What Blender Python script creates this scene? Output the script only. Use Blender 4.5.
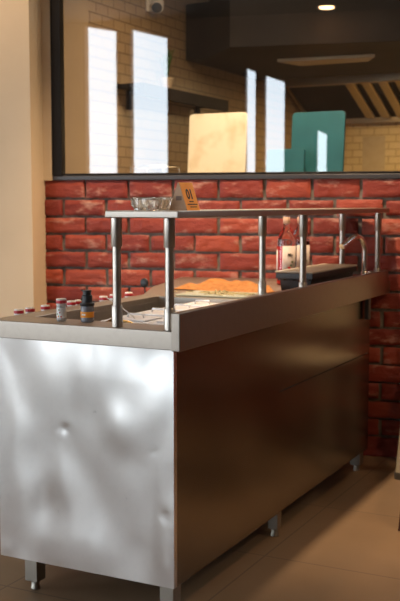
import bpy, bmesh, math, random
from mathutils import Vector, Matrix, noise
random.seed(7)
D = bpy.data; C = bpy.context.scene.collection; S = bpy.context.scene
for o in list(D.objects): D.objects.remove(o)
PI = math.pi; R = math.radians

# ------------------------------------------------------------ camera
cam = D.cameras.new('camera'); camo = D.objects.new('camera', cam); C.objects.link(camo)
S.camera = camo
cam.sensor_fit = 'HORIZONTAL'; cam.sensor_width = 36; cam.lens = 992/400*36
camo.location = (.268, -4.522, 1.164)
camo.rotation_euler = (R(90)-math.atan(96.5/992), 0, R(13.6))
cam.dof.use_dof = True; cam.dof.focus_distance = 2.75; cam.dof.aperture_fstop = 9
cam.clip_start = .05

# ------------------------------------------------------------ world, daylight, exposure
W = D.worlds.new('world'); S.world = W; W.use_nodes = True
bg = W.node_tree.nodes['Background']; bg.inputs[0].default_value = (.80, .905, 1, 1); bg.inputs[1].default_value = 5.0
S.view_settings.view_transform = 'Standard'; S.view_settings.look = 'None'
S.view_settings.gamma = 1; S.view_settings.use_curve_mapping = False
S.view_settings.exposure = 0.0

def area_light(name, loc, rot, sx, sy, power, col):
    l = D.lights.new(name, 'AREA'); l.shape = 'RECTANGLE'; l.size = sx; l.size_y = sy
    l.energy = power; l.color = col
    o = D.objects.new(name, l); C.objects.link(o); o.location = loc; o.rotation_euler = rot
    return o
# daylight entering at the street windows (outside the glass, in the openings)
area_light('daylight_street_windows', (-5.55, -7.2, 1.65), (R(90), 0, R(0)), 2.2, 2.7, 44, (.93, .96, 1))
area_light('daylight_side_window', (-6.95, -3.4, 1.5), (R(90), 0, R(-90)), 3.0, 2.4, 55, (.92, .95, 1))

def spot(name, loc, target, power, col, size=1.0, rad=.05, blend=.6):
    l = D.lights.new(name, 'SPOT'); l.energy = power; l.color = col
    l.spot_size = size; l.spot_blend = blend; l.shadow_soft_size = rad
    o = D.objects.new(name, l); C.objects.link(o); o.location = loc
    o.rotation_euler = (Vector(target)-Vector(loc)).to_track_quat('-Z', 'Y').to_euler()
    return o
WARM = (1, .62, .30); WARM2 = (1, .72, .46)
spot('downlight_over_counter', (-.9, -1.5, 3.28), (-.7, -1.3, .8), 60, WARM, 1.5, .06)
spot('downlight_over_floor', (1.0, -2.1, 3.28), (.9, -2.0, 0), 78, WARM, 1.7, .08)
spot('warm_fill_right', (2.4, -2.6, 3.28), (-.3, -.9, 1.3), 100, WARM2, .8, .10)  # added warm fill spot from the right, no fixture here; brightens the tent card
spot('downlight_by_pillar', (-1.9, -.85, 3.28), (-1.9, -.2, 1.5), 95, WARM, 1.3, .05)
spot('downlight_by_wall', (-.35, -.85, 3.28), (-.25, 0, 1.15), 400, WARM2, 1.4, .05)
# ceiling lamps of the kitchen behind the glass
area_light('kitchen_ceiling_light', (-.72, .36, 2.34), (R(12), 0, R(-13.3)), .9, .3, 16, (1, .70, .42))
area_light('hood_light', (.10, 2.50, 2.0), (0, 0, R(-13.3)), .8, .15, 28, (1, .66, .30))

# ------------------------------------------------------------ building frame (rotated 13.3 degrees to the brick wall)
TH = R(-13.3); OX, OY = -.413, -1.945
def BW(x, y, z=0):
    c, s = math.cos(TH), math.sin(TH)
    return Vector((OX+c*x-s*y, OY+s*x+c*y, z))

# ------------------------------------------------------------ materials
def mat(name, col, rough=.5, metal=0, spec=.5, **k):
    m = D.materials.new(name); m.use_nodes = True
    b = m.node_tree.nodes['Principled BSDF']
    b.inputs['Base Color'].default_value = (*col, 1); b.inputs['Roughness'].default_value = rough
    b.inputs['Metallic'].default_value = metal; b.inputs['Specular IOR Level'].default_value = spec
    for a, v in k.items(): b.inputs[a.replace('_', ' ')].default_value = v
    return m
def nd(m, t, **k):
    n = m.node_tree.nodes.new(t)
    for a, v in k.items(): setattr(n, a, v)
    return n
def ln(m, a, b): m.node_tree.links.new(a, b)
def bsdf(m): return m.node_tree.nodes['Principled BSDF']
def noise_node(m, scale, detail=4, coord='Object', stretch=None, rough=.55):
    tc = nd(m, 'ShaderNodeTexCoord'); n = nd(m, 'ShaderNodeTexNoise')
    n.inputs['Scale'].default_value = scale; n.inputs['Detail'].default_value = detail; n.inputs['Roughness'].default_value = rough
    if stretch:
        mp = nd(m, 'ShaderNodeMapping'); mp.inputs['Scale'].default_value = stretch
        ln(m, tc.outputs[coord], mp.inputs[0]); ln(m, mp.outputs[0], n.inputs['Vector'])
    else: ln(m, tc.outputs[coord], n.inputs['Vector'])
    return n
def ramp(m, src, stops):
    r = nd(m, 'ShaderNodeValToRGB'); e = r.color_ramp.elements
    while len(e) < len(stops): e.new(.5)
    for i, (p, c) in enumerate(stops): e[i].position = p; e[i].color = (*c, 1)
    ln(m, src, r.inputs[0]); return r
def bump(m, src, strength, dist, prev=None):
    b = nd(m, 'ShaderNodeBump'); b.inputs['Strength'].default_value = strength; b.inputs['Distance'].default_value = dist
    ln(m, src, b.inputs['Height'])
    if prev: ln(m, prev.outputs[0], b.inputs['Normal'])
    ln(m, b.outputs[0], bsdf(m).inputs['Normal']); return b
def noisy(name, c0, c1, scale, rough=.6, bs=.2, bd=.002, lo=.35, hi=.65, detail=5, stretch=None, **k):
    m = mat(name, c0, rough, **k); n = noise_node(m, scale, detail, stretch=stretch)
    r = ramp(m, n.outputs[0], [(lo, c0), (hi, c1)]); ln(m, r.outputs[0], bsdf(m).inputs['Base Color'])
    if bs: bump(m, n.outputs[0], bs, bd)
    return m

def steel(name, col, rough, dent=.0, dscale=3., brush=(1, 1, 60), bstr=.05, smear=.05, spots=False):
    m = mat(name, col, rough, 1.0)
    n1 = noise_node(m, 2.5, 2, stretch=brush)
    b = bump(m, n1.outputs[0], bstr*.3, .0003) if bstr else None
    if dent:
        n2 = noise_node(m, dscale, 1.5, stretch=(1, 1, .55))
        b = bump(m, n2.outputs[0], dent, .05, b)
    n4 = noise_node(m, 38, 3, rough=.5)
    dark = tuple(c*(.45 if spots else .93) for c in col)
    r = ramp(m, n4.outputs[0], [(.0, dark), (.27 if spots else .40, tuple(c*.97 for c in col)), (.5, col)])
    ln(m, r.outputs[0], bsdf(m).inputs['Base Color'])
    return m

M = {}
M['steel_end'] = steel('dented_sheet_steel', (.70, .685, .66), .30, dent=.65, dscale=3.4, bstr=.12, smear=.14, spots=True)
M['steel_side_shaded'] = steel('shaded_side_steel', (.215, .19, .155), .27, bstr=0)  # counter steel, base colour darkened to carry the shade of the right side
M['steel_top'] = steel('worktop_steel', (.43, .38, .325), .42, bstr=0)
M['steel_lip_shaded'] = steel('shaded_lip_steel', (.34, .295, .25), .38, bstr=0)  # same steel, shade of the lip's outer face put into the base colour
M['steel_tube'] = steel('tube_steel', (.52, .47, .41), .34, bstr=0)
M['steel_pan'] = steel('pan_steel', (.86, .86, .88), .48, bstr=0)
M['steel_dull'] = steel('leg_steel', (.36, .335, .29), .42, bstr=.1, spots=True)
M['chrome'] = mat('chrome', (.90, .88, .85), .16, 1)
M['galv'] = noisy('kitchen_hood_grey', (.014, .0125, .012), (.03, .026, .024), 2.5, .6, .1, .01, spec=.08)
M['galv_warm'] = steel('hood_bar_steel', (.50, .40, .28), .40)
M['filter'] = steel('hood_filter_steel', (.42, .36, .28), .35)
M['black_frame'] = mat('black_window_frame', (.010, .009, .009), .5, spec=.12)
M['sill'] = mat('grey_blue_sill', (.035, .035, .042), .4)
M['black_plastic'] = noisy('black_plastic', (.012, .012, .014), (.02, .02, .022), 30, .45, .1)
M['plaster'] = noisy('cream_plaster', (.57, .455, .31), (.61, .49, .34), 3, .75, .15, .0015)
M['plaster_dark'] = noisy('beige_paint', (.36, .27, .18), (.38, .29, .19), 3, .7, .1, .001)
M['ceiling'] = noisy('ceiling_paint', (.10, .085, .07), (.12, .10, .085), 3, .8, .1)
M['kceiling'] = noisy('kitchen_ceiling_paint', (.50, .40, .26), (.53, .43, .28), 3, .8, .1)
M['wall_room'] = noisy('brown_wall_paint', (.13, .085, .055), (.16, .10, .065), 3, .8, .1)
M['white_plastic'] = mat('white_plastic', (.80, .78, .76), .35)
M['red_plastic'] = mat('red_plastic', (.55, .02, .03), .35)
M['orange_print'] = mat('orange_print', (.85, .30, .02), .5)
M['ink'] = mat('black_ink', (.02, .015, .012), .6)
M['white_print'] = mat('white_print', (.80, .77, .72), .5)
M['green_print'] = mat('green_print', (.10, .16, .05), .5)
M['card_inner'] = noisy('kraft_card', (.54, .33, .20), (.60, .39, .25), 40, .7, .05)
M['orange_card'] = noisy('orange_card', (.80, .31, .035), (.88, .38, .055), 25, .55, .05)
M['cloth'] = noisy('orange_cloth', (.33, .125, .028), (.47, .20, .055), 60, .9, .5, .002)
M['board_white'] = noisy('worn_cream_board', (.84, .78, .62), (.62, .46, .26), 7, .6, .1, lo=.5, hi=.8, detail=3)
M['board_teal'] = noisy('teal_board', (.006, .10, .125), (.010, .125, .155), 8, .5, .1)
M['leaf'] = mat('leaf_green', (.03, .09, .02), .5)
M['pot'] = mat('white_pot', (.62, .50, .36), .6)
M['soil'] = mat('soil', (.03, .02, .012), .9)
M['wood_dark'] = noisy('dark_wood', (.05, .018, .01), (.09, .035, .018), 12, .45, .1, stretch=(1, 1, .1))
M['cream_paint'] = mat('cream_leg_paint', (.55, .47, .34), .5)
M['grey_rubber'] = mat('grey_rubber', (.09, .08, .07), .8)
M['brass'] = mat('brass', (.62, .42, .17), .25, 1)
M['paper'] = noisy('laminated_sheet', (.50, .40, .26), (.54, .44, .30), 20, .5, .05)
M['greens'] = noisy('dried_herbs', (.30, .27, .14), (.55, .46, .27), 60, .8, .6)
M['lamp_glow'] = mat('lamp_glow', (1, .7, .4), .5, Emission_Strength=26.0); bsdf(M['lamp_glow']).inputs['Emission Color'].default_value = (1, .62, .30, 1)
M['glass'] = mat('clear_glass', (1, 1, 1), .02, Transmission_Weight=1.0, IOR=1.47)
M['crystal'] = mat('cut_crystal', (.95, .93, .88), .06, Transmission_Weight=.82, IOR=1.35)
M['green_glass'] = mat('frosted_green_board', (.62, .66, .56), .35, Transmission_Weight=.35)
M['clear_plastic'] = mat('clear_plastic', (.80, .80, .80), .15, Transmission_Weight=.6, IOR=1.4)
M['red_sauce'] = mat('red_syrup', (.80, .02, .02), .15, Transmission_Weight=.2, IOR=1.35)
M['dark_sauce'] = mat('dark_syrup', (.05, .008, .008), .15)
M['label'] = noisy('bottle_label', (.62, .52, .46), (.70, .60, .54), 30, .6, .03)

# window pane: thin architectural glass, part see-through and part mirror
m = D.materials.new('window_glass'); m.use_nodes = True; M['pane'] = m
nt = m.node_tree; nt.nodes.remove(nt.nodes['Principled BSDF'])
fr = nd(m, 'ShaderNodeFresnel'); fr.inputs[0].default_value = 2.85
tr = nd(m, 'ShaderNodeBsdfTransparent'); tr.inputs[0].default_value = (.965, .975, .975, 1)
gl = nd(m, 'ShaderNodeBsdfGlossy'); gl.inputs['Roughness'].default_value = .0
mx = nd(m, 'ShaderNodeMixShader'); ge = nd(m, 'ShaderNodeNewGeometry'); iv = nd(m, 'ShaderNodeMath', operation='SUBTRACT'); iv.inputs[0].default_value = 1; ln(m, ge.outputs['Backfacing'], iv.inputs[1]); fm = nd(m, 'ShaderNodeMath', operation='MULTIPLY'); ln(m, fr.outputs[0], fm.inputs[0]); ln(m, iv.outputs[0], fm.inputs[1]); ln(m, fm.outputs[0], mx.inputs[0]); ln(m, tr.outputs[0], mx.inputs[1]); ln(m, gl.outputs[0], mx.inputs[2])
ln(m, mx.outputs[0], nt.nodes['Material Output'].inputs[0])

# brick: own tone per brick in a colour attribute, worn whitish skin
m = mat('painted_brick', (.4, .1, .06), .55); M['brick'] = m
at = nd(m, 'ShaderNodeVertexColor'); at.layer_name = 'tone'
n = noise_node(m, 9, 6, rough=.65, stretch=(1, 1, 2.2))
rp = ramp(m, n.outputs[0], [(.55, (0, 0, 0)), (.80, (1, 1, 1))])
mixc = nd(m, 'ShaderNodeMix', data_type='RGBA'); ln(m, at.outputs[0], mixc.inputs[6]); mixc.inputs[7].default_value = (.66, .42, .33, 1)
mul = nd(m, 'ShaderNodeMath', operation='MULTIPLY'); mul.inputs[1].default_value = .75
ln(m, rp.outputs[0], mul.inputs[0]); ln(m, mul.outputs[0], mixc.inputs[0]); ln(m, mixc.outputs[2], bsdf(m).inputs['Base Color'])
n2 = noise_node(m, 45, 6, rough=.7); bump(m, n2.outputs[0], .55, .006, bump(m, n.outputs[0], .5, .02))
M['mortar'] = noisy('grey_mortar', (.095, .083, .072), (.19, .168, .145), 25, .9, .8, .006)

# floor: big matt tiles with thin joints, laid along the building frame
m = mat('floor_tile', (.40, .29, .19), .42); M['floor'] = m
tc = nd(m, 'ShaderNodeTexCoord'); bt = nd(m, 'ShaderNodeTexBrick'); bt.offset = 0
ln(m, tc.outputs['Object'], bt.inputs['Vector'])
for k, v in (('Scale', 1), ('Mortar Size', .0035), ('Brick Width', .6), ('Row Height', .6), ('Mortar Smooth', .2)): bt.inputs[k].default_value = v
bt.inputs['Color1'].default_value = (.27, .178, .105, 1); bt.inputs['Color2'].default_value = (.28, .186, .11, 1); bt.inputs['Mortar'].default_value = (.17, .11, .07, 1)
n = noise_node(m, 4, 6); mx2 = nd(m, 'ShaderNodeMix', data_type='RGBA', blend_type='MULTIPLY'); mx2.inputs[0].default_value = .35
ln(m, bt.outputs[0], mx2.inputs[6]); ln(m, n.outputs[0], mx2.inputs[7])
ln(m, mx2.outputs[2], bsdf(m).inputs['Base Color'])
bump(m, n.outputs[0], .05, .002)

def tile_mat(name, c1, c2, mortar, axis):
    m = mat(name, c1, .35); tc = nd(m, 'ShaderNodeTexCoord'); sp = nd(m, 'ShaderNodeSeparateXYZ'); cb = nd(m, 'ShaderNodeCombineXYZ')
    ln(m, tc.outputs['Object'], sp.inputs[0]); ln(m, sp.outputs[axis], cb.inputs[0]); ln(m, sp.outputs[2], cb.inputs[1])
    bt = nd(m, 'ShaderNodeTexBrick'); ln(m, cb.outputs[0], bt.inputs['Vector'])
    for k, v in (('Scale', 1), ('Mortar Size', .003), ('Brick Width', .118), ('Row Height', .057), ('Mortar Smooth', .1)): bt.inputs[k].default_value = v
    bt.inputs['Color1'].default_value = (*c1, 1); bt.inputs['Color2'].default_value = (*c2, 1); bt.inputs['Mortar'].default_value = (*mortar, 1)
    ln(m, bt.outputs[0], bsdf(m).inputs['Base Color']); bump(m, bt.outputs['Fac'], -.4, .002)
    return m
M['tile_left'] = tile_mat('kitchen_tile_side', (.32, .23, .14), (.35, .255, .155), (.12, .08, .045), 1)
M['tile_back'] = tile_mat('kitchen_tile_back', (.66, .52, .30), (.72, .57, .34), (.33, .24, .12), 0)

# ------------------------------------------------------------ mesh helpers
def nb(): return bmesh.new()
def box(b, x0, x1, y0, y1, z0, z1):
    v = [b.verts.new((x, y, z)) for z in (z0, z1) for x, y in ((x0, y0), (x1, y0), (x1, y1), (x0, y1))]
    for f in ((0, 3, 2, 1), (4, 5, 6, 7), (0, 1, 5, 4), (1, 2, 6, 5), (2, 3, 7, 6), (3, 0, 4, 7)): b.faces.new([v[i] for i in f])
    return v
def prism(b, pts, z0, z1):
    lo = [b.verts.new((x, y, z0)) for x, y in pts]; hi = [b.verts.new((x, y, z1)) for x, y in pts]; n = len(pts)
    b.faces.new(lo[::-1]); b.faces.new(hi)
    for i in range(n): b.faces.new((lo[i], lo[(i+1) % n], hi[(i+1) % n], hi[i]))
def hexa(b, p):   # 8 points: bottom four, top four
    v = [b.verts.new(q) for q in p]
    for f in ((0, 3, 2, 1), (4, 5, 6, 7), (0, 1, 5, 4), (1, 2, 6, 5), (2, 3, 7, 6), (3, 0, 4, 7)): b.faces.new([v[i] for i in f])
def lathe(b, prof, n=28, at=(0, 0, 0)):
    rings = []
    for r, z in prof:
        rings.append([b.verts.new((at[0]+r*math.cos(2*PI*i/n), at[1]+r*math.sin(2*PI*i/n), at[2]+z)) for i in range(n)])
    for a, c in zip(rings, rings[1:]):
        for i in range(n): b.faces.new((a[i], a[(i+1) % n], c[(i+1) % n], c[i]))
    b.faces.new(rings[0][::-1]); b.faces.new(rings[-1])
def tube(b, pts, r, n=14, cap=True):
    pts = [Vector(p) for p in pts]; rings = []; rr = r if isinstance(r, (list, tuple)) else [r]*len(pts)
    up = None
    for i, p in enumerate(pts):
        t = (pts[min(i+1, len(pts)-1)]-pts[max(i-1, 0)]).normalized()
        if up is None: up = Vector((0, 0, 1)) if abs(t.z) < .9 else Vector((1, 0, 0))
        a = t.cross(up).normalized(); c = a.cross(t).normalized(); up = c
        rings.append([b.verts.new(p+(a*math.cos(2*PI*k/n)+c*math.sin(2*PI*k/n))*rr[i]) for k in range(n)])
    for a, c in zip(rings, rings[1:]):
        for k in range(n): b.faces.new((a[k], a[(k+1) % n], c[(k+1) % n], c[k]))
    if cap: b.faces.new(rings[0][::-1]); b.faces.new(rings[-1])
def obj(name, b, m, parent=None, bev=0, seg=2, smooth=False, loc=None, rz=None, sub=0):
    bmesh.ops.recalc_face_normals(b, faces=b.faces)
    me = D.meshes.new(name); b.to_mesh(me); b.free()
    o = D.objects.new(name, me); C.objects.link(o)
    me.materials.append(M[m] if isinstance(m, str) else m)
    if parent: o.parent = parent
    if loc is not None: o.location = loc
    if rz is not None: o.rotation_euler = (0, 0, rz)
    if bev:
        k = o.modifiers.new('bevel', 'BEVEL'); k.width = bev; k.segments = seg; k.limit_method = 'ANGLE'; k.angle_limit = R(40)
    if sub:
        k = o.modifiers.new('sub', 'SUBSURF'); k.levels = k.render_levels = sub
    if smooth or bev:
        for p in me.polygons: p.use_smooth = True
        k = o.modifiers.new('wn', 'WEIGHTED_NORMAL') if bev else None
        if not bev:
            try: me.set_sharp_from_angle(angle=R(50))
            except Exception: pass
    return o
def struct(name, b, m, frame=False, **k):
    if frame: k['loc'] = (OX, OY, 0); k['rz'] = TH
    o = obj(name, b, m, **k); o['kind'] = 'structure'; return o
def tag(o, label, cat, group=None):
    o['label'] = label; o['category'] = cat
    if group: o['group'] = group
    return o
def thing(name, label, cat, loc, rz=TH, group=None):
    o = D.objects.new(name, None); C.objects.link(o); o.empty_display_size = .05
    o.location = loc; o.rotation_euler = (0, 0, rz); return tag(o, label, cat, group)
def copy_tree(o, parent=None):
    c = o.copy(); C.objects.link(c)
    if parent: c.parent = parent
    for ch in list(o.children): copy_tree(ch, c)
    return c
def text(name, body, size, m, parent, loc, rot, ext=.0004, spacing=1.0, align='CENTER'):
    cu = D.curves.new(name, 'FONT'); cu.body = body; cu.size = size; cu.extrude = ext; cu.align_x = align; cu.offset = size*.02; cu.space_character = spacing
    o = D.objects.new(name, cu); C.objects.link(o); cu.materials.append(M[m]); o.location = (0, 0, 0)
    bpy.context.view_layer.update()
    me = D.meshes.new_from_object(o.evaluated_get(bpy.context.evaluated_depsgraph_get())); D.objects.remove(o)
    if not me.materials: me.materials.append(M[m])
    o = D.objects.new(name, me); C.objects.link(o); o.parent = parent; o.location = loc; o.rotation_euler = rot
    return o

# ============================================================ SETTING
SILL = 1.278
b = nb(); 
XL = -1.661; YB = 5.4
prism(b, [(-8.5, -8), (6.5, -8), (6.5, 8), (-8.5, 8)], -.08, 0); struct('floor', b, 'floor', frame=True)
b = nb(); box(b, -7, 3.3, -7.0, .0, 3.35, 3.45); struct('ceiling', b, 'ceiling')

# brick wall: mortar body and individually shaped brick faces in one surface
b = nb(); box(b, -1.616, 3.3, .052, .16, 0, SILL); box(b, -1.616, 3.3, .052, .16, 3.2, 3.45); box(b, -1.616, -1.571, .052, .16, SILL, 3.2)
wall = struct('wall_back', b, 'mortar')
b = nb(); lay = b.loops.layers.color.new('tone')
rows = [1.265]+[1.188-.084*i for i in range(15)]
for r in range(-1, 15):
    if r == -1: zt, zb = 1.277, 1.194
    else: zt, zb = 1.1825-.084*r, 1.1825-.084*r-.0725
    if zb < .03: zb = .003
    if zt-zb < .01: continue
    xo = -1.408 if r % 2 else -1.522
    if r == -1: xo = -1.408
    k = -2
    while True:
        x0 = xo+.22*k; x1 = x0+.22; k += 1
        if x0 > 2.2: break
        if x1 < -1.60: continue
        x0 = max(x0, -1.618); 
        if x1-x0 < .03: continue
        if r >= 0 or True:
            g = .0065
            ax0 = x0+g*random.uniform(.7, 1.5); ax1 = x1-g*random.uniform(.7, 1.5)
            az0 = zb+random.uniform(-.002, .003); az1 = zt-random.uniform(-.002, .003)
            if x0 == -1.618: ax0 = x0+random.uniform(0, .004)
            nx, nz = 14, 7; yf = .038+random.uniform(-.005, .004); tl = random.uniform(-.004, .004)
            tone = random.random(); base = Vector((.46, .135, .08)).lerp(Vector((.60, .25, .16)), tone)
            grid = []
            for i in range(nx+1):
                col = []
                for j in range(nz+1):
                    u, v = i/nx, j/nz
                    x = ax0+(ax1-ax0)*u; z = az0+(az1-az0)*v
                    e = min(min(u, 1-u)*(ax1-ax0), min(v, 1-v)*(az1-az0))
                    y = yf+tl*(u-.5)+.0035*noise.noise(Vector((x*22, r*3.1, z*40)))
                    if e < .001:
                        y += .005
                        x += .0035*noise.noise(Vector((x*38, 5+r, z*38))); z += .0035*noise.noise(Vector((x*38, 9+r, z*38)))
                    col.append(b.verts.new((x, y, z)))
                grid.append(col)
            fs = []
            for i in range(nx):
                for j in range(nz): fs.append(b.faces.new((grid[i][j], grid[i+1][j], grid[i+1][j+1], grid[i][j+1])))
            ring = [grid[i][0] for i in range(nx+1)]+[grid[nx][j] for j in range(1, nz+1)]+[grid[i][nz] for i in range(nx-1, -1, -1)]+[grid[0][j] for j in range(nz-1, 0, -1)]
            back = [b.verts.new((q.co.x, .056, q.co.z)) for q in ring]
            for i in range(len(ring)): fs.append(b.faces.new((ring[i], ring[(i+1) % len(ring)], back[(i+1) % len(ring)], back[i])))
            for f in fs:
                for l in f.loops: l[lay] = (*base, 1)
o = obj('brickwork', b, 'brick', parent=wall)
for p in o.data.polygons: p.use_smooth = True
o.data.set_sharp_from_angle(angle=R(55))

b = nb(); box(b, -7, -1.616, -.118, .16, 0, 3.4); struct('wall_pillar', b, 'plaster', bev=.003)
b = nb(); box(b, -1.616, -1.572, .03, .06, SILL, 3.35); struct('trim_1', b, 'plaster')
# other walls of the dining room
b = nb()
HI = 3.35
wins = [(-6.65, -4.45, .3, 3.0, 3.0), (-3.985, -3.585, .12, 3.32, 3.244), (-3.408, -2.946, .12, 3.26, 3.136), (-1.997, -1.877, .12, 2.755, 2.705), (-1.77, -1.533, .12, 2.667, 2.58), (-1.154, -1.037, .12, 2.02, 1.97)]
x = -7.0
for w in wins:
    box(b, x, w[0], -7.12, -7.0, 0, HI)
    box(b, w[0], w[1], -7.12, -7.0, 0, w[2])
    hexa(b, [(w[0], -7.12, w[3]), (w[1], -7.12, w[4]), (w[1], -7.0, w[4]), (w[0], -7.0, w[3]), (w[0], -7.12, HI), (w[1], -7.12, HI), (w[1], -7.0, HI), (w[0], -7.0, HI)])
    x = w[1]
box(b, x, 3.3, -7.12, -7.0, 0, HI); struct('wall_front', b, 'wall_room')
for i, w in enumerate(wins):
    b = nb()
    for xx in (w[0]-.022, w[1]+.002): box(b, xx, xx+.02, -7.02, -6.985, w[2], min(w[3], w[4]))
    box(b, w[0]-.022, w[1]+.022, -7.02, -6.985, w[2]-.04, w[2])
    struct('window_%d' % (i+2), b, 'black_frame')
b = nb(); box(b, 3.2, 3.3, -7.12, .16, 0, HI); struct('wall_right', b, 'wall_room')
b = nb(); box(b, -7.1, -7.0, -7.12, -4.9, 0, HI); box(b, -7.1, -7.0, -1.9, .16, 0, HI); box(b, -7.1, -7.0, -4.9, -1.9, 0, .3); box(b, -7.1, -7.0, -4.9, -1.9, 2.7, HI); struct('wall_left', b, 'wall_room')

# the big window in the brick wall
b = nb(); box(b, -1.571, -1.520, .026, .075, SILL+.022, 3.25); box(b, -1.520, 2.5, .030, .075, SILL+.022, 1.311); box(b, -1.571, 2.5, .018, .075, 3.2, 3.25); box(b, 2.45, 2.5, .018, .075, SILL, 3.25)
win = struct('window_1', b, 'black_frame', bev=.003)
b = nb(); box(b, -1.571, 2.5, .029, .10, SILL, SILL+.022); obj('window_sill', b, 'sill', win, bev=.003)
b = nb(); box(b, -1.522, 2.455, .056, .061, 1.309, 3.21); obj('window_pane', b, 'pane', win)

# kitchen behind
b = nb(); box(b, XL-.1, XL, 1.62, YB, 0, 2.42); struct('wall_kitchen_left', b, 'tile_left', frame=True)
b = nb(); box(b, XL-.01, XL+.006, 1.86, 2.10, 0, 2.42); struct('trim_2', b, 'plaster_dark', frame=True)
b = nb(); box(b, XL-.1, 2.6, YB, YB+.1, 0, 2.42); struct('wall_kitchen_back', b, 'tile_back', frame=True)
b = nb(); box(b, 2.5, 2.6, 2.8, YB, 0, 2.42); struct('wall_kitchen_right', b, 'plaster_dark', frame=True)
b = nb(); prism(b, [(XL-.1, 1.62+.03), (2.6, 2.72), (2.6, YB+.1), (XL-.1, YB+.1)], 2.39, 2.45); struct('ceiling_kitchen', b, 'kceiling', frame=True)

# ============================================================ COUNTER
ZT = .819; ZL = .870
def yw(x): return (1.945+.034+.23*x)/.973     # where the counter meets the brick wall
ctr = thing('salad_counter', 'long dented stainless steel serving counter with raised front lip and overshelf', 'counter', BW(0, 0, 0))
b = nb()
box(b, -.65, 0, 0, .12, .766, ZT)                  # near rim
box(b, -.65, -.57, .12, .90, .766, ZT)
box(b, -.065, 0, .12, .90, .766, ZT)
prism(b, [(-.65, .90), (0, .90), (0, yw(0)-.01), (-.95, yw(-.95)-.01), (-.80, 1.26), (-.65, .92)], .766, ZT)
obj('worktop', b, 'steel_top', ctr, bev=.003)
b = nb(); box(b, -.024, .003, -.003, 1.985, .764, ZL); obj('raised_lip', b, 'steel_lip_shaded', ctr, bev=.003)
b = nb(); t = .004
box(b, -.572, -.568, .118, .902, .60, .80); box(b, -.067, -.063, .118, .902, .60, .80); box(b, -.57, -.065, .118, .122, .60, .80); box(b, -.57, -.065, .898, .902, .60, .80); box(b, -.57, -.065, .118, .902, .598, .602)
obj('basin', b, 'steel_top', ctr)
# end panel: dented sheet modelled as a fine grid
def sheet(b, x0, x1, z0, z1, nx, nz, f):
    g = [[b.verts.new((x0+(x1-x0)*i/nx, f(i/nx, j/nz), z0+(z1-z0)*j/nz)) for j in range(nz+1)] for i in range(nx+1)]
    for i in range(nx):
        for j in range(nz): b.faces.new((g[i][j], g[i+1][j], g[i+1][j+1], g[i][j+1]))
    ring = [g[i][0] for i in range(nx+1)]+[g[nx][j] for j in range(1, nz+1)]+[g[i][nz] for i in range(nx-1, -1, -1)]+[g[0][j] for j in range(nz-1, 0, -1)]
    back = [b.verts.new((q.co.x, .02, q.co.z)) for q in ring]; n = len(ring)
    for i in range(n): b.faces.new((ring[i], ring[(i+1) % n], back[(i+1) % n], back[i]))
    b.faces.new(back[::-1])
def dent(u, v):
    e = min(1, min(u, 1-u)*9, min(v, 1-v)*7)
    y = .009*noise.noise(Vector((u*2.3, 1.7, v*2.1)))+.0035*noise.noise(Vector((u*5.1, 4.7, v*3.6)))
    for cx, cz, r, d in ((.40, .62, .02, .003), (.96, .30, .03, .006), (.90, .57, .012, .002), (.72, .66, .10, -.006), (.30, .25, .12, .005), (.985, .09, .03, -.004), (.02, .02, .05, -.006)):
        q = ((u-cx)**2+((v-cz)*1.1)**2)/(r*r)
        if q < 6: y += d*math.exp(-q)
    return e*y
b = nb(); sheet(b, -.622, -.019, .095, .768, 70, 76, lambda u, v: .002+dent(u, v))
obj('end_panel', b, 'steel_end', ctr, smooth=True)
def side_sheet(b, y0, y1, z0, z1, x, nd_=24):
    vs = [[b.verts.new((x+.0016*noise.noise(Vector((j*.11+y0*7, 3, i*.13)))*math.sin(PI*i/20)*math.sin(PI*j/nd_), y0+(y1-y0)*j/nd_, z0+(z1-z0)*i/20)) for j in range(nd_+1)] for i in range(21)]
    for i in range(20):
        for j in range(nd_): b.faces.new((vs[i][j], vs[i][j+1], vs[i+1][j+1], vs[i+1][j]))
    ring = [vs[0][j] for j in range(nd_+1)]+[vs[i][nd_] for i in range(1, 21)]+[vs[20][j] for j in range(nd_-1, -1, -1)]+[vs[i][0] for i in range(19, 0, -1)]
    back = [b.verts.new((x-.022, q.co.y, q.co.z)) for q in ring]; n = len(ring)
    for i in range(n): b.faces.new((ring[i], ring[(i+1) % n], back[(i+1) % n], back[i]))
    b.faces.new(back[::-1])
b = nb(); side_sheet(b, .021, .765, .095, .766, -.020); obj('side_panel', b, 'steel_side_shaded', ctr, smooth=True)
b = nb(); side_sheet(b, .769, 1.80, .523, .766, -.023); obj('side_panel', b, 'steel_side_shaded', ctr, smooth=True)
b = nb(); side_sheet(b, .769, 1.80, .095, .519, -.023); obj('side_panel', b, 'steel_side_shaded', ctr, smooth=True)
b = nb(); box(b, -.62, -.024, .022, 1.78, .095, .112); box(b, -.62, -.60, .022, 1.72, .112, .59); box(b, -.60, -.024, 1.76, 1.78, .112, .76); obj('carcass', b, 'steel_dull', ctr)
def leg(x, y, s=.045, zt=.11):
    b = nb(); box(b, x-s/2, x+s/2, y-s/2, y+s/2, .028, zt); l = obj('leg', b, 'steel_dull', ctr, bev=.002)
    b = nb(); lathe(b, [(.010, 0), (.0145, .001), (.0145, .006), (.0125, .008), (.0125, .03)], 18, (x, y, 0)); obj('foot', b, 'steel_dull', l, smooth=True)
leg(-.513, .028); leg(-.045, .027, .045); leg(-.048, .800, .036); leg(-.06, 1.76, .045); leg(-.58, 1.5, .045)
b = nb(); box(b, -.016, .003, 1.695, 1.73, .675, .765); obj('hanging_strap', b, 'black_plastic', ctr, bev=.003)
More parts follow.
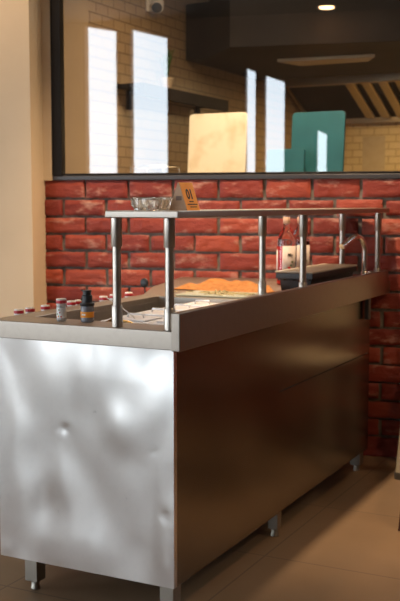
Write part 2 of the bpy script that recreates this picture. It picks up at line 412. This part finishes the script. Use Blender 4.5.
b = nb(); box(b, -.76, -.65, .10, 1.20, .757, .760); box(b, -.763, -.76, .10, 1.20, .754, .79); obj('bottle_rail', b, 'steel_dull', ctr)
# overshelf and its posts
b = nb(); box(b, -.228, .002, -.010, 1.985, 1.126, 1.146); obj('overshelf', b, 'steel_top', ctr, bev=.003)
for x, y in ((-.215, .03), (-.045, .028), (-.203, 1.035), (-.042, 1.035), (-.203, 1.945), (-.040, 1.955)):
    b = nb(); tube(b, [(x, y, ZT), (x, y, 1.127)], .0122, 20, True); p = obj('post', b, 'steel_tube', ctr, smooth=True)
    b = nb(); lathe(b, [(.0158, 0), (.0158, .058), (.0148, .060)], 22, (x, y, ZT)); obj('lower_collar', b, 'steel_tube', p, smooth=True)
    b = nb(); lathe(b, [(.0148, 0), (.0158, .002), (.0158, .082)], 22, (x, y, 1.045)); obj('upper_collar', b, 'steel_tube', p, smooth=True)

# ------------------------------------------------------------ faucet
fx, fy = -.078, 1.885
f = thing('faucet', 'curved chrome swan-neck faucet at the far end of the counter', 'faucet', BW(fx, fy, ZT))
pts = [(0, 0, .01), (0, 0, .14)]+[(0, -.062+.062*math.cos(a), .14+.062*math.sin(a)) for a in [R(10*i) for i in range(1, 13)]]
p = Vector(pts[-1]); d = (p-Vector(pts[-2])).normalized(); pts += [tuple(p+d*.03), tuple(p+d*.075)]
# the spout points towards the staff side and the camera
rotm = Matrix.Rotation(R(-20), 3, 'Z')
pts = [tuple(rotm @ Vector(q)) for q in pts]
b = nb(); tube(b, pts, [.0125]*(len(pts)-2)+[.0115, .013], 18); obj('spout', b, 'chrome', f, smooth=True)
b = nb(); lathe(b, [(.026, 0), (.026, .006), (.018, .012), (.016, .045), (.013, .05)], 24); obj('base', b, 'chrome', f, smooth=True)
b = nb(); tube(b, [(.0, .02, .035), (.01, .055, .038)], .008, 12); lathe(b, [(.008, -.008), (.017, -.005), (.017, .007), (.006, .012)], 16, (.012, .062, .04)); obj('valve_handle', b, 'chrome', f, smooth=True)

# ------------------------------------------------------------ food pans in the cold well
def make_pan():
    t = thing('food_pan', 'x', 'food pan', BW(0, 0, 0), TH, 'lidded steel food pans in the well')
    b = nb(); w, l, h = .166, .152, .15
    box(b, -w/2, w/2, -l/2, -l/2+.002, -h, 0); box(b, -w/2, w/2, l/2-.002, l/2, -h, 0); box(b, -w/2, -w/2+.002, -l/2, l/2, -h, 0); box(b, w/2-.002, w/2, -l/2, l/2, -h, 0); box(b, -w/2, w/2, -l/2, l/2, -h, -h+.002)
    obj('pan_body', b, 'steel_pan', t)
    b = nb()
    vs = box(b, -w/2, w/2, -l/2, l/2, .001, .007); box(b, -w/2+.018, w/2-.018, -l/2+.018, l/2-.018, .007, .013)
    lid = obj('lid', b, 'steel_pan', t, bev=.002)
    b = nb(); tube(b, [(-.03, 0, .013), (-.026, 0, .024), (.026, 0, .024), (.03, 0, .013)], .0035, 8); obj('lid_handle', b, 'steel_pan', lid, smooth=True)
    return t
pan0 = make_pan(); first = True
rowname = ['nearest the camera', 'second from the near end', 'third from the near end', 'farthest from the camera']
for r_ in range(4):
    for c_ in range(2):
        t = pan0 if first else copy_tree(pan0); first = False
        t.location = BW(-.335+.172*c_, .335+.156*r_, .794+.002*random.random())
        t['label'] = 'lidded steel food pan on the %s side of the well, %s' % (('staff', 'guest')[c_], rowname[r_])
b = nb(); box(b, -.42, -.08, .24, .256, .74, .765); box(b, -.425, -.421, .24, .89, .6, .765)
tag(obj('pan_divider_frame', b, 'steel_pan', None, loc=BW(0, 0, 0), rz=TH), 'steel frame strip holding the food pans in the well', 'frame')

# tongs with brass look
t = thing('serving_tongs', 'brass coloured looped tongs lying in the near well beside the black pump bottle', 'tongs', BW(-.30, .16, .79))
b = nb(); N = 20
lp = [(.055*math.cos(2*PI*i/N), .018*math.sin(2*PI*i/N), .004*math.sin(2*PI*i/N)+.012) for i in range(N+1)]
tube(b, lp, .0035, 8); obj('loop', b, 'brass', t, smooth=True)
b = nb(); tube(b, [(.05, 0, .012), (.10, .02, .003), (.16, .05, -.004)], .004, 8); tube(b, [(-.052, 0, .012), (-.02, .01, .026), (.03, .012, .024), (.08, .03, .004)], .005, 8); obj('arm', b, 'brass', t, smooth=True)
# white spoon handle and black ladle
t = tag(obj('spoon', (lambda b: (tube(b, [(-.425, .30, .872), (-.373, .30, .845), (-.327, .30, .817), (-.30, .30, .79)], [.0016, .0018, .002, .002], 8), b)[1])(nb()), 'white_plastic', None, smooth=True, loc=BW(0, 0, 0), rz=TH), 'thin white spoon handle leaning out of the well behind the left near post', 'spoon')
t = thing('ladle', 'black ladle standing upright behind the left near post with its round bowl up', 'ladle', BW(-.70, 1.02, .757))
b = nb(); tube(b, [(0, 0, 0), (.004, 0, .05), (0, 0, .088)], .003, 8); obj('handle', b, 'black_plastic', t, smooth=True)
b = nb(); bmesh.ops.create_uvsphere(b, u_segments=20, v_segments=12, radius=.019, matrix=Matrix.Translation((0, 0, .098)) @ Matrix.Diagonal((1, .35, 1, 1))); obj('bowl', b, 'black_plastic', t, smooth=True)

# ------------------------------------------------------------ seasoning shakers
def make_shaker():
    t = thing('seasoning_shaker', 'x', 'shaker', (0, 0, 0), TH, 'red-capped shakers along the staff side')
    b = nb(); lathe(b, [(.012, 0), (.0145, .002), (.0145, .046), (.012, .049)], 24); obj('jar', b, 'clear_plastic', t, smooth=True)
    b = nb(); lathe(b, [(.0148, .010), (.0149, .011), (.0149, .040), (.0148, .041)], 24); obj('label_band', b, 'white_print', t, smooth=True)
    b = nb(); lathe(b, [(.0135, .047), (.0155, .048), (.0155, .064), (.0145, .0665)], 24); cp = obj('cap', b, 'white_plastic', t, smooth=True)
    b = nb(); lathe(b, [(.0158, .0530), (.0161, .0535), (.0161, .0620), (.0158, .0625)], 24); obj('lid_top', b, 'red_plastic', cp, smooth=True)
    return t
s0 = make_shaker(); first = True
sp = [(-.70, .215), (-.70, .275), (-.70, .36), (-.705, .52), (-.70, .56), (-.70, .72), (-.705, .80), (-.70, .90)]
names = ['nearest the left edge of the photo', 'second from the left edge of the photo', 'third from the left, before the brick wall begins', 'mostly hidden behind the tall shaker on the rim', 'just left of the black pump bottle', 'just right of the black pump bottle', 'partly behind the near left shelf post', 'right of the near left shelf post']
for (x, y), nm in zip(sp, names):
    t = s0 if first else copy_tree(s0); first = False
    t.location = BW(x, y, .761); t['label'] = 'small red-capped seasoning shaker, '+nm
for x_ in s0.children: pass
t = copy_tree(s0); t.location = BW(-.432, .068, ZT); t['label'] = 'red-capped seasoning shaker with confetti label standing on the near rim'
t['group'] = 'red-capped shakers on the counter rim'
for i, (a, z, m_) in enumerate(((-2.2, .012, 'red_plastic'), (-1.9, .022, 'green_print'), (-1.6, .015, 'orange_print'), (-1.3, .026, 'red_plastic'), (-1.5, .034, 'green_print'), (-1.05, .014, 'red_plastic'), (-2.4, .030, 'orange_print'))):
    b = nb(); x, y = .0150*math.cos(a), .0150*math.sin(a)
    bmesh.ops.create_icosphere(b, subdivisions=1, radius=.0028, matrix=Matrix.Translation((x, y, z)) @ Matrix.Rotation(a, 4, 'Z') @ Matrix.Diagonal((.25, 1, 1, 1)))
    obj('label_spot', b, m_, t)

# black pump bottle / grinder
t = thing('pump_bottle', 'black-topped bottle with orange label on the near rim', 'bottle', BW(-.352, .085, ZT))
b = nb(); lathe(b, [(.017, 0), (.0195, .002), (.0195, .044), (.0175, .048)], 28); bd = obj('body', b, mat('grey_bottle', (.16, .16, .18), .25), t, smooth=True)
b = nb(); lathe(b, [(.0197, .014), (.0200, .015), (.0200, .030), (.0197, .031)], 28); obj('orange_label', b, 'orange_print', bd, smooth=True)
b = nb(); box(b, -.007, -.001, -.0206, -.0200, .020, .025); box(b, .000, .006, -.0206, -.0200, .020, .025); obj('label_print', b, 'white_print', bd)
b = nb(); lathe(b, [(.0195, .047), (.0215, .049), (.0215, .056), (.0165, .058), (.0150, .064), (.0155, .078), (.0125, .080), (.0120, .088), (.0135, .089), (.0135, .093), (.010, .094)], 28); obj('black_cap', b, 'black_plastic', t, smooth=True)
b = nb(); tube(b, [(-.010, 0, .066), (-.020, 0, .066)], .0045, 12); tube(b, [(-.008, 0, .092), (-.020, -.002, .0925)], .0022, 10); obj('side_knob', b, 'black_plastic', t, smooth=True)

# ------------------------------------------------------------ on the overshelf: crystal ashtray and table number
ZS = 1.146
t = thing('ashtray', 'square cut-glass ashtray at the near end of the overshelf', 'ashtray', BW(-.135, .09, ZS), TH+R(4))
b = nb(); a = .050; n = 9
def ring(b, s, z, wob=0):
    pts = []
    for k in range(4):
        for i in range(n):
            u = -1+2*i/n; x, y = (u, -1) if k == 0 else (1, u) if k == 1 else (-u, 1) if k == 2 else (-1, -u)
            q = 1-.10*(abs(x*y)**3); w = wob*(1 if (i % 2) else -1)
            pts.append(b.verts.new((x*s*q*(1+w), y*s*q*(1+w), z+(wob*.04*(1 if i % 3 == 1 else -1)))))
    return pts
rs = [ring(b, .040, 0), ring(b, .043, .006, .02), ring(b, .050, .017, .03), ring(b, .051, .033, .03), ring(b, .046, .036, .01), ring(b, .038, .030), ring(b, .033, .010)]
for p_, q_ in zip(rs, rs[1:]):
    for i in range(len(p_)): b.faces.new((p_[i], p_[(i+1) % len(p_)], q_[(i+1) % len(p_)], q_[i]))
b.faces.new(rs[0][::-1]); b.faces.new(rs[-1])
obj('glass_dish', b, 'crystal', t)

t = thing('table_number_sign', 'folded orange tent card printed 01 on the overshelf beside the ashtray', 'sign', BW(-.058, .118, ZS), TH)
w_, h_, L_ = .056, .078, .078   # base width across, height, length along
b = nb(); th = .0012
def slab(b, p0, p1, p2, p3, nrm):
    nrm = Vector(nrm).normalized()*th
    hexa(b, [p0, p1, p2, p3]+[tuple(Vector(q)+nrm) for q in (p0, p1, p2, p3)])
yl0, yl1 = -.012, .066
slab(b, (.028, yl0, 0), (.028, yl1, 0), (.003, yl1-.002, h_), (.003, yl0-.002, h_), (-1, 0, -.3)); face = obj('orange_face', b, 'orange_card', t)
b = nb(); slab(b, (-.030, yl0, 0), (-.030, yl1, 0), (-.003, yl1, h_), (-.003, yl0, h_), (1, 0, -.3)); obj('back_face', b, 'card_inner', t)
b = nb(); slab(b, (-.029, yl0, 0), (.028, yl0, 0), (.003, yl0, h_), (-.003, yl0, h_), (0, 1, 0)); endf = obj('end_face', b, 'card_inner', t)
b = nb(); slab(b, (.003, yl0, h_-.001), (.003, yl1, h_-.001), (-.003, yl1, h_-.001), (-.003, yl0, h_-.001), (0, 0, 1)); obj('ridge', b, 'orange_card', t)
tilt = math.atan2(.025, h_)
def ft(body, size, v, u=.5, sp=1.0):   # text on the sloping orange face, v = fraction of the height
    y = yl0+(yl1-yl0)*u; x = .028-.025*v+.0006; z = h_*v
    text('printed_number' if size > .01 else 'printed_line', body, size, 'ink', face, (x, y, z), (0, 0, 0), spacing=sp).matrix_local = Matrix.Translation((x, y, z)) @ Matrix.Rotation(-tilt, 4, 'Y') @ Matrix.Rotation(R(90), 4, 'Z') @ Matrix.Rotation(R(90), 4, 'X')
ft('01', .040, .42); 
def marks(v, u, wid, hh, parts_):   # blurred small print: short dark dashes
    b = nb(); w0 = -wid/2
    for q in parts_: box(b, w0, w0+wid*q*.9, 0, hh, 0, .0004); w0 += wid*q
    o = obj('printed_line', b, 'ink', face)
    y = yl0+(yl1-yl0)*u; x = .028-.025*v+.0006; z = h_*v
    o.matrix_local = Matrix.Translation((x, y, z)) @ Matrix.Rotation(-tilt, 4, 'Y') @ Matrix.Rotation(R(90), 4, 'Z') @ Matrix.Rotation(R(90), 4, 'X')
marks(.30, .50, .026, .003, (.55, .45)); marks(.20, .52, .060, .003, (.2, .35, .25, .2)); marks(.11, .55, .040, .0025, (.4, .3, .3))
b = nb(); box(b, -.008, .010, yl0-.0006, yl0, .028, .040); obj('printed_patch', b, mat('faded_print', (.25, .16, .12), .7), endf)

# ------------------------------------------------------------ far half of the counter top
# cutting sheet with herbs
t = thing('green_cutting_sheet', 'thin pale green cutting sheet lying behind the food pans', 'cutting sheet', BW(-.36, 1.02, ZT), TH+R(3))
b = nb(); box(b, -.155, .155, -.09, .09, .001, .008); obj('sheet', b, 'green_glass', t, bev=.003)
b = nb()
for k in range(70):
    x, y = random.gauss(0, .055), random.gauss(0, .03); 
    l = random.uniform(.012, .03); a = random.uniform(0, PI); z0 = .008; hgt = max(.002, .022-abs(x)*.25-abs(y)*.4)*random.uniform(.3, 1)
    tube(b, [(x-l*math.cos(a), y-l*math.sin(a), z0), (x, y, z0+hgt), (x+l*math.cos(a), y+l*math.sin(a), z0+.001)], .0022, 5)
o = tag(obj('dried_herbs', b, 'greens', None, smooth=True, loc=BW(-.36, 1.02, ZT), rz=TH), 'small heap of pale dried herbs lying on the green cutting sheet', 'herbs'); o['kind'] = 'stuff'

# cloth
b = nb(); nx, ny = 56, 40
g = []
for i in range(nx+1):
    c_ = []
    for j in range(ny+1):
        u, v = i/nx, j/ny
        x = -.655+.43*u+.03*v*(1-u); y = 1.15+.40*v*(1-.75*u*u)-.03*u+.012*math.sin(u*11)
        x += .01*math.sin(v*7); fold = .011*abs(math.sin(u*7+v*3+1.2*math.sin(v*6)))+.007*abs(noise.noise(Vector((u*5, v*6, 1))))*2
        e = min(1, min(u, 1-u)*10, min(v, 1-v)*8)
        z = .003+(fold+.006)*max(.15, e)*(1.2-.4*u)
        c_.append(b.verts.new((x, y, ZT+z)))
    g.append(c_)
for i in range(nx):
    for j in range(ny): b.faces.new((g[i][j], g[i+1][j], g[i+1][j+1], g[i][j+1]))
o = obj('kitchen_cloth', b, 'cloth', None, smooth=True, loc=BW(0, 0, 0), rz=TH)
k = o.modifiers.new('thick', 'SOLIDIFY'); k.thickness = .0025; k.offset = -1
tag(o, 'rumpled orange cleaning cloth spread on the counter near the brick wall', 'cloth')

# black container with steel lid
t = thing('black_storage_box', 'long black plastic box with flat grey lid behind the raised lip', 'box', BW(-.175, 1.56, ZT))
b = nb()
hexa(b, [(-.062, -.255, 0), (.062, -.255, 0), (.062, .255, 0), (-.062, .255, 0), (-.068, -.262, .05), (.068, -.262, .05), (.068, .262, .05), (-.068, .262, .05)])
bd = obj('box_body', b, 'black_plastic', t, bev=.004)
b = nb(); box(b, -.078, .078, -.276, .276, .05, .074)
for i in range(7): box(b, -.07+.021*i, -.062+.021*i, -.277, -.268, .043, .051)
obj('box_rim', b, 'black_plastic', bd, bev=.003)
b = nb(); box(b, -.080, .080, -.278, .278, .074, .081); obj('flat_lid', b, noisy('tan_grey_lid', (.36, .31, .245), (.42, .36, .29), 8, .45, .03), t, bev=.003)

# syrup bottles
def bottle(x, y, liquid, fill, label, sc=1.0):
    t = thing('syrup_bottle', label, 'bottle', BW(x, y, ZT), TH, 'syrup bottles behind the black box')
    r = .040
    b = nb(); lathe(b, [(r-.006, 0), (r, .004), (r, .185), (r-.003, .200), (.026, .225), (.016, .245), (.0135, .255), (.0135, .292), (.0155, .293), (.0155, .298), (.012, .299)], 32); gl_ = obj('glass_body', b, 'glass', t, smooth=True)
    b = nb(); lathe(b, [(r-.008, .004), (r-.002, .007), (r-.002, fill-.012), (r-.0025, fill)], 32); obj('syrup', b, liquid, gl_, smooth=True)
    b = nb(); n_ = 18
    g0 = []; 
    for zz in (.030, .168):
        g0.append([(math.cos(a)*(r+.0008), math.sin(a)*(r+.0008), zz) for a in [R(-92+100*i/n_) for i in range(n_+1)]])
    A = [b.verts.new(p) for p in g0[0]]; B_ = [b.verts.new(p) for p in g0[1]]
    for i in range(n_): b.faces.new((A[i], A[i+1], B_[i+1], B_[i]))
    lb = obj('front_label', b, 'label', gl_, smooth=True); k = lb.modifiers.new('t', 'SOLIDIFY'); k.thickness = .0006; k.offset = 1
    b = nb(); g0 = []
    for zz in (.030, .150):
        g0.append([(math.cos(a)*(r+.0008), math.sin(a)*(r+.0008), zz) for a in [R(-175+45*i/n_) for i in range(n_+1)]])
    A = [b.verts.new(p) for p in g0[0]]; B_ = [b.verts.new(p) for p in g0[1]]
    for i in range(n_): b.faces.new((A[i], A[i+1], B_[i+1], B_[i]))
    l2 = obj('back_label', b, 'white_print', gl_, smooth=True); k = l2.modifiers.new('t', 'SOLIDIFY'); k.thickness = .0006; k.offset = 1
    for a_, z_, m_, s_ in ((-50, .075, 'red_plastic', .007), (-38, .085, 'green_print', .006), (-40, .065, 'red_plastic', .006), (-30, .100, 'green_print', .006)):
        b = nb(); bmesh.ops.create_icosphere(b, subdivisions=1, radius=s_, matrix=Matrix.Translation((math.cos(R(a_))*(r+.0012), math.sin(R(a_))*(r+.0012), z_)) @ Matrix.Rotation(R(a_), 4, 'Z') @ Matrix.Diagonal((.12, 1, 1, 1))); obj('label_fruit', b, m_, lb)
    a_ = R(-45); tx = text('label_name', 'Mo', .018, 'ink', lb, (0, 0, 0), (0, 0, 0)); tx.matrix_local = Matrix.Translation((math.cos(a_)*(r+.002), math.sin(a_)*(r+.002), .125)) @ Matrix.Rotation(a_+PI/2, 4, 'Z') @ Matrix.Rotation(R(90), 4, 'X')
    b = nb(); lathe(b, [(.0140, .262), (.0150, .263), (.0150, .288), (.0140, .289)], 24); obj('neck_band', b, mat('neck_paper', (.70, .45, .30), .5), gl_, smooth=True)
    return t
bottle(-.335, 1.60, 'red_sauce', .165, 'clear glass bottle of red syrup, the left one of two')
bottle(-.315, 1.715, 'dark_sauce', .185, 'bottle of dark syrup half hidden behind the red one')

# ============================================================ KITCHEN THINGS
b = nb(); prism(b, [(-1.62, 1.95), (.9, 2.5), (.9, 3.1), (-1.62, 2.62)], 1.16, 1.20); 
for x, y in ((-1.58, 2.0), (.85, 2.53), (.85, 3.0), (-1.58, 2.55)): box(b, x-.02, x+.02, y-.02, y+.02, 0, 1.16)
tag(obj('kitchen_table', b, 'galv_warm', None, bev=.003, loc=BW(0, 0, 0), rz=TH), 'high steel kitchen worktable just behind the glass, below the sill line', 'table')
def board(name, label, x, w, h, y, m, lean, rr=.02, group=None):
    b = nb(); pts = []
    for cx, cz, a0 in ((w/2-rr, rr, -90), (w/2-rr, h-rr, 0), (-w/2+rr, h-rr, 90), (-w/2+rr, rr, 180)):
        for i in range(7): a = R(a0+15*i); pts.append((cx+rr*math.cos(a), cz+rr*math.sin(a)))
    lo = [b.verts.new((p[0], -.009, p[1])) for p in pts]; hi = [b.verts.new((p[0], .009, p[1])) for p in pts]; n = len(pts)
    b.faces.new(lo); b.faces.new(hi[::-1])
    for i in range(n): b.faces.new((lo[i], lo[(i+1) % n], hi[(i+1) % n], hi[i]))
    o = obj(name, b, m, None, bev=.002, loc=BW(x, y, 1.203)); o.rotation_euler = (lean, 0, TH); tag(o, label, 'cutting board', group); return o
board('cutting_board', 'worn cream plastic cutting board standing behind the window glass', -1.112, .345, .450, 2.5, 'board_white', R(-5), .022)
board('cutting_board', 'large teal cutting board standing behind the window glass', -.560, .290, .440, 2.56, 'board_teal', R(-5))
board('cutting_board', 'small teal cutting board in front of the large teal one', -.700, .21, .245, 2.47, 'board_teal', R(-5), .015)
b = nb(); 
for x in (-1.26, -.96, -.78, -.46):
    tube(b, [(x, 2.43, 1.204), (x, 2.43, 1.25), (x, 2.62, 1.25), (x, 2.62, 1.204)], .004, 8)
tube(b, [(-1.28, 2.62, 1.25), (-.44, 2.62, 1.25)], .004, 8)
tag(obj('board_rack', b, 'chrome', None, smooth=True, loc=BW(0, 0, 0), rz=TH), 'low wire rack holding the cutting boards upright', 'rack')
# chrome pan at left
t = thing('chrome_rail_basket', 'shiny chrome rail basket on the kitchen table left of the cream board', 'basket', BW(-1.43, 2.40, 1.20))
b = nb()
for z in (.05, .10, .165):
    tube(b, [(-.10, -.09, z), (.10, -.09, z), (.10, .09, z), (-.10, .09, z), (-.10, -.09, z)], .007, 8)
obj('rail', b, 'chrome', t, smooth=True)
for x, y in ((-.1, -.09), (.1, -.09), (.1, .09), (-.1, .09)):
    b = nb(); tube(b, [(x, y, .002), (x, y, .165)], .006, 8); obj('upright', b, 'chrome', t, smooth=True)

# wall shelf, plant, camera
t = thing('wall_shelf', 'dark wall shelf on the tiled kitchen wall carrying the potted plant', 'shelf', BW(XL, 2.9, 1.78))
b = nb(); box(b, .004, .17, -.52, .56, .015, .040); obj('shelf_board', b, 'galv', t, bev=.002)
b = nb(); box(b, .15, .172, -.52, .56, -.03, .04); obj('shelf_edge', b, 'galv', t, bev=.002)
for y in (-.4, .45):
    b = nb(); box(b, .004, .016, y-.02, y+.02, -.09, .015); box(b, .016, .13, y-.008, y+.008, -.01, .015); obj('bracket', b, 'galv', t)
t = thing('potted_plant', 'small spiky green plant in a pale tapered pot on the kitchen shelf', 'plant', BW(XL+.09, 2.79, 1.82))
b = nb(); lathe(b, [(.026, 0), (.028, .002), (.038, .062), (.041, .063), (.041, .072), (.036, .072)], 24); obj('pot', b, 'pot', t, smooth=True)
b = nb(); lathe(b, [(.034, .070), (.030, .074)], 16); obj('soil', b, 'soil', t)
b = nb()
for k in range(9):
    a = k*2.4; l = random.uniform(.10, .19); sp_ = random.uniform(.02, .06); c0, s0_ = math.cos(a), math.sin(a); prev = None
    for i in range(6):
        q = i/5; wd = .010*math.sin(PI*min(1, .15+.85*(1-q))); x = (.008+sp_*q*q)*c0; y = (.008+sp_*q*q)*s0_; z = .07+l*q
        cur = (b.verts.new((x-wd*s0_, y+wd*c0, z)), b.verts.new((x+.002*c0, y+.002*s0_, z)), b.verts.new((x+wd*s0_, y-wd*c0, z)))
        if prev:
            for j in (0, 1): b.faces.new((prev[j], prev[j+1], cur[j+1], cur[j]))
        prev = cur
lf = obj('leaves', b, 'leaf', t, smooth=True); k = lf.modifiers.new('t', 'SOLIDIFY'); k.thickness = .0015

t = thing('security_camera', 'white dome-end security camera high on the tiled kitchen wall', 'camera', BW(XL, 2.74, 2.30), TH+R(0))
b = nb(); box(b, .003, .02, -.04, .04, -.035, .05); obj('mount', b, 'white_plastic', t, bev=.006)
hd = Matrix.Translation((.075, -.02, -.005)) @ Matrix.Rotation(R(35), 4, 'Z') @ Matrix.Rotation(R(70), 4, 'X')
b = nb(); lathe(b, [(.018, -.06), (.034, -.05), (.036, .03), (.033, .035)], 24)
bmesh.ops.transform(b, matrix=Matrix.Translation((.065, -.01, -.005)) @ Matrix.Rotation(R(25), 4, 'Z') @ Matrix.Rotation(R(118), 4, 'X'), verts=b.verts); hdo = obj('housing', b, 'white_plastic', t, smooth=True)
b = nb(); lathe(b, [(.030, .034), (.030, .040), (.020, .043)], 24)
bmesh.ops.transform(b, matrix=Matrix.Translation((.065, -.01, -.005)) @ Matrix.Rotation(R(25), 4, 'Z') @ Matrix.Rotation(R(118), 4, 'X'), verts=b.verts); obj('lens', b, 'black_plastic', hdo, smooth=True)
b = nb(); tube(b, [(.015, 0, 0), (.06, -.005, 0)], .014, 12); obj('neck', b, 'white_plastic', t, smooth=True)

# exhaust hood
t = thing('exhaust_hood', 'large dark sheet-metal extraction canopy under the kitchen ceiling', 'hood', BW(0, 0, 0))
foot = [(-1.655, 3.19), (-1.49, 3.17), (-1.20, 2.86), (.9, 3.35), (.9, 4.35), (-1.655, 4.35)]
b = nb(); prism(b, foot, 2.05, 2.388); obj('canopy', b, 'galv', t, bev=.004)
b = nb(); prism(b, [(-1.125, 3.385), (-.528, 3.455), (-.62, 3.62), (-1.063, 3.62)], 2.03, 2.049); obj('grease_tray', b, 'cream_paint', t, bev=.002)
t = thing('wall_hood', 'steel cooking hood with slanted baffle filters on the kitchen back wall', 'hood', BW(0, 0, 0))
b = nb(); box(b, -1.62, .9, 4.62, 4.68, 2.03, 2.10); obj('front_bar', b, 'galv_warm', t, bev=.003)
b = nb(); box(b, -1.62, .9, 4.66, YB-.003, 2.09, 2.30); box(b, -1.62, .9, 5.30, YB-.003, 1.80, 1.86); obj('hood_body', b, 'galv_warm', t, bev=.003)
b = nb()
for x in (-1.62,): hexa(b, [(x, 5.28, 1.80), (x+.01, 5.28, 1.80), (x+.01, YB-.003, 1.80), (x, YB-.003, 1.80), (x, 4.66, 2.09), (x+.01, 4.66, 2.09), (x+.01, YB-.003, 2.09), (x, YB-.003, 2.09)])
obj('hood_cheek', b, 'galv_warm', t)
b = nb(); hexa(b, [(-1.61, 5.30, 1.84), (.9, 5.30, 1.84), (.9, 5.32, 1.86), (-1.61, 5.32, 1.86), (-1.61, 4.68, 2.085), (.9, 4.68, 2.085), (.9, 4.70, 2.09), (-1.61, 4.70, 2.09)]); obj('filter_back', b, 'galv', t)
x = -1.15
while x < .85:
    b = nb()
    hexa(b, [(x, 5.26, 1.825), (x+.075, 5.26, 1.825), (x+.075, 5.30, 1.845), (x, 5.30, 1.845), (x, 4.70, 2.045), (x+.075, 4.70, 2.045), (x+.075, 4.70, 2.085), (x, 4.70, 2.085)])
    obj('baffle_filter', b, 'filter', t, bev=.015, seg=3); x += .125
# laminated sheet on the back wall
b = nb(); box(b, -1.215, -1.03, YB-.006, YB-.001, 1.40, 1.70); tag(obj('wall_notice', b, 'paper', None, bev=.001, loc=BW(0, 0, 0), rz=TH), 'plain tan plaque fixed to the tiled wall under the cooking hood', 'plaque')

# ceiling lamp of the dining room (its glow shows in the glass)
t = thing('ceiling_lamp', 'round warm recessed ceiling lamp whose glow is mirrored in the window', 'lamp', (-1.02, -6.70, 3.35), 0)
b = nb(); lathe(b, [(.085, -.006), (.11, -.004), (.11, -.001), (.085, -.001)], 32); obj('trim_ring', b, 'white_plastic', t, smooth=True)
b = nb(); lathe(b, [(.083, -.012), (.083, -.004)], 32); obj('glowing_disc', b, 'lamp_glow', t, smooth=True)

# ============================================================ CHAIRS CUT BY THE RIGHT EDGE
t = thing('cream_chair', 'cream painted chair at the right edge by the brick wall, only one leg showing', 'chair', (.116, -.31, 0), 0)
def cleg(x, y, tx, ty, h, r0, r1, m_, par, foot_m=None):
    b = nb(); tube(b, [(x, y, .02), (tx, ty, h)], [r0, r1], 14); l = obj('leg', b, m_, par, smooth=True)
    if foot_m: b = nb(); lathe(b, [(r0+.003, 0), (r0+.004, .004), (r0+.003, .03)], 14, (x, y, 0)); obj('rubber_foot', b, foot_m, l, smooth=True)
for x, y, tx, ty in ((0.005, 0, .04, .02), (.40, 0, .35, .02), (.40, .26, .35, .24), (.02, .26, .04, .24)): cleg(x, y, tx, ty, .45, .017, .018, 'cream_paint', t, 'grey_rubber')
b = nb(); box(b, .015, .38, -.0, .27, .45, .48); obj('seat', b, 'cream_paint', t, bev=.01)
b = nb(); box(b, .04, .36, .255, .27, .60, .84); box(b, .05, .07, .25, .27, .48, .62); box(b, .33, .35, .25, .27, .48, .62); obj('backrest', b, 'cream_paint', t, bev=.006)
t = thing('dark_wooden_chair', 'dark brown wooden chair at the right edge nearer the camera, one leg showing', 'chair', (.150, -.985, 0), 0)
def sqleg(x, y, h=.43, s=.035):
    b = nb(); q = s/2; d = .035 if x < .2 else -.035; hexa(b, [(x-q, y-q, 0), (x+q, y-q, 0), (x+q, y+q, 0), (x-q, y+q, 0), (x-q+d, y-q, h), (x+q+d, y-q, h), (x+q+d, y+q, h), (x-q+d, y+q, h)]); obj('leg', b, 'wood_dark', t, bev=.003)
for x, y in ((.012, 0), (.40, 0), (.40, .36), (.06, .36)): sqleg(x, y)
b = nb(); box(b, .03, .43, -.02, .38, .43, .46); obj('seat', b, 'wood_dark', t, bev=.008)
b = nb(); box(b, .05, .41, .345, .375, .62, .80); box(b, .05, .08, .345, .375, .46, .64); box(b, .38, .41, .345, .375, .46, .64); obj('backrest', b, 'wood_dark', t, bev=.006)
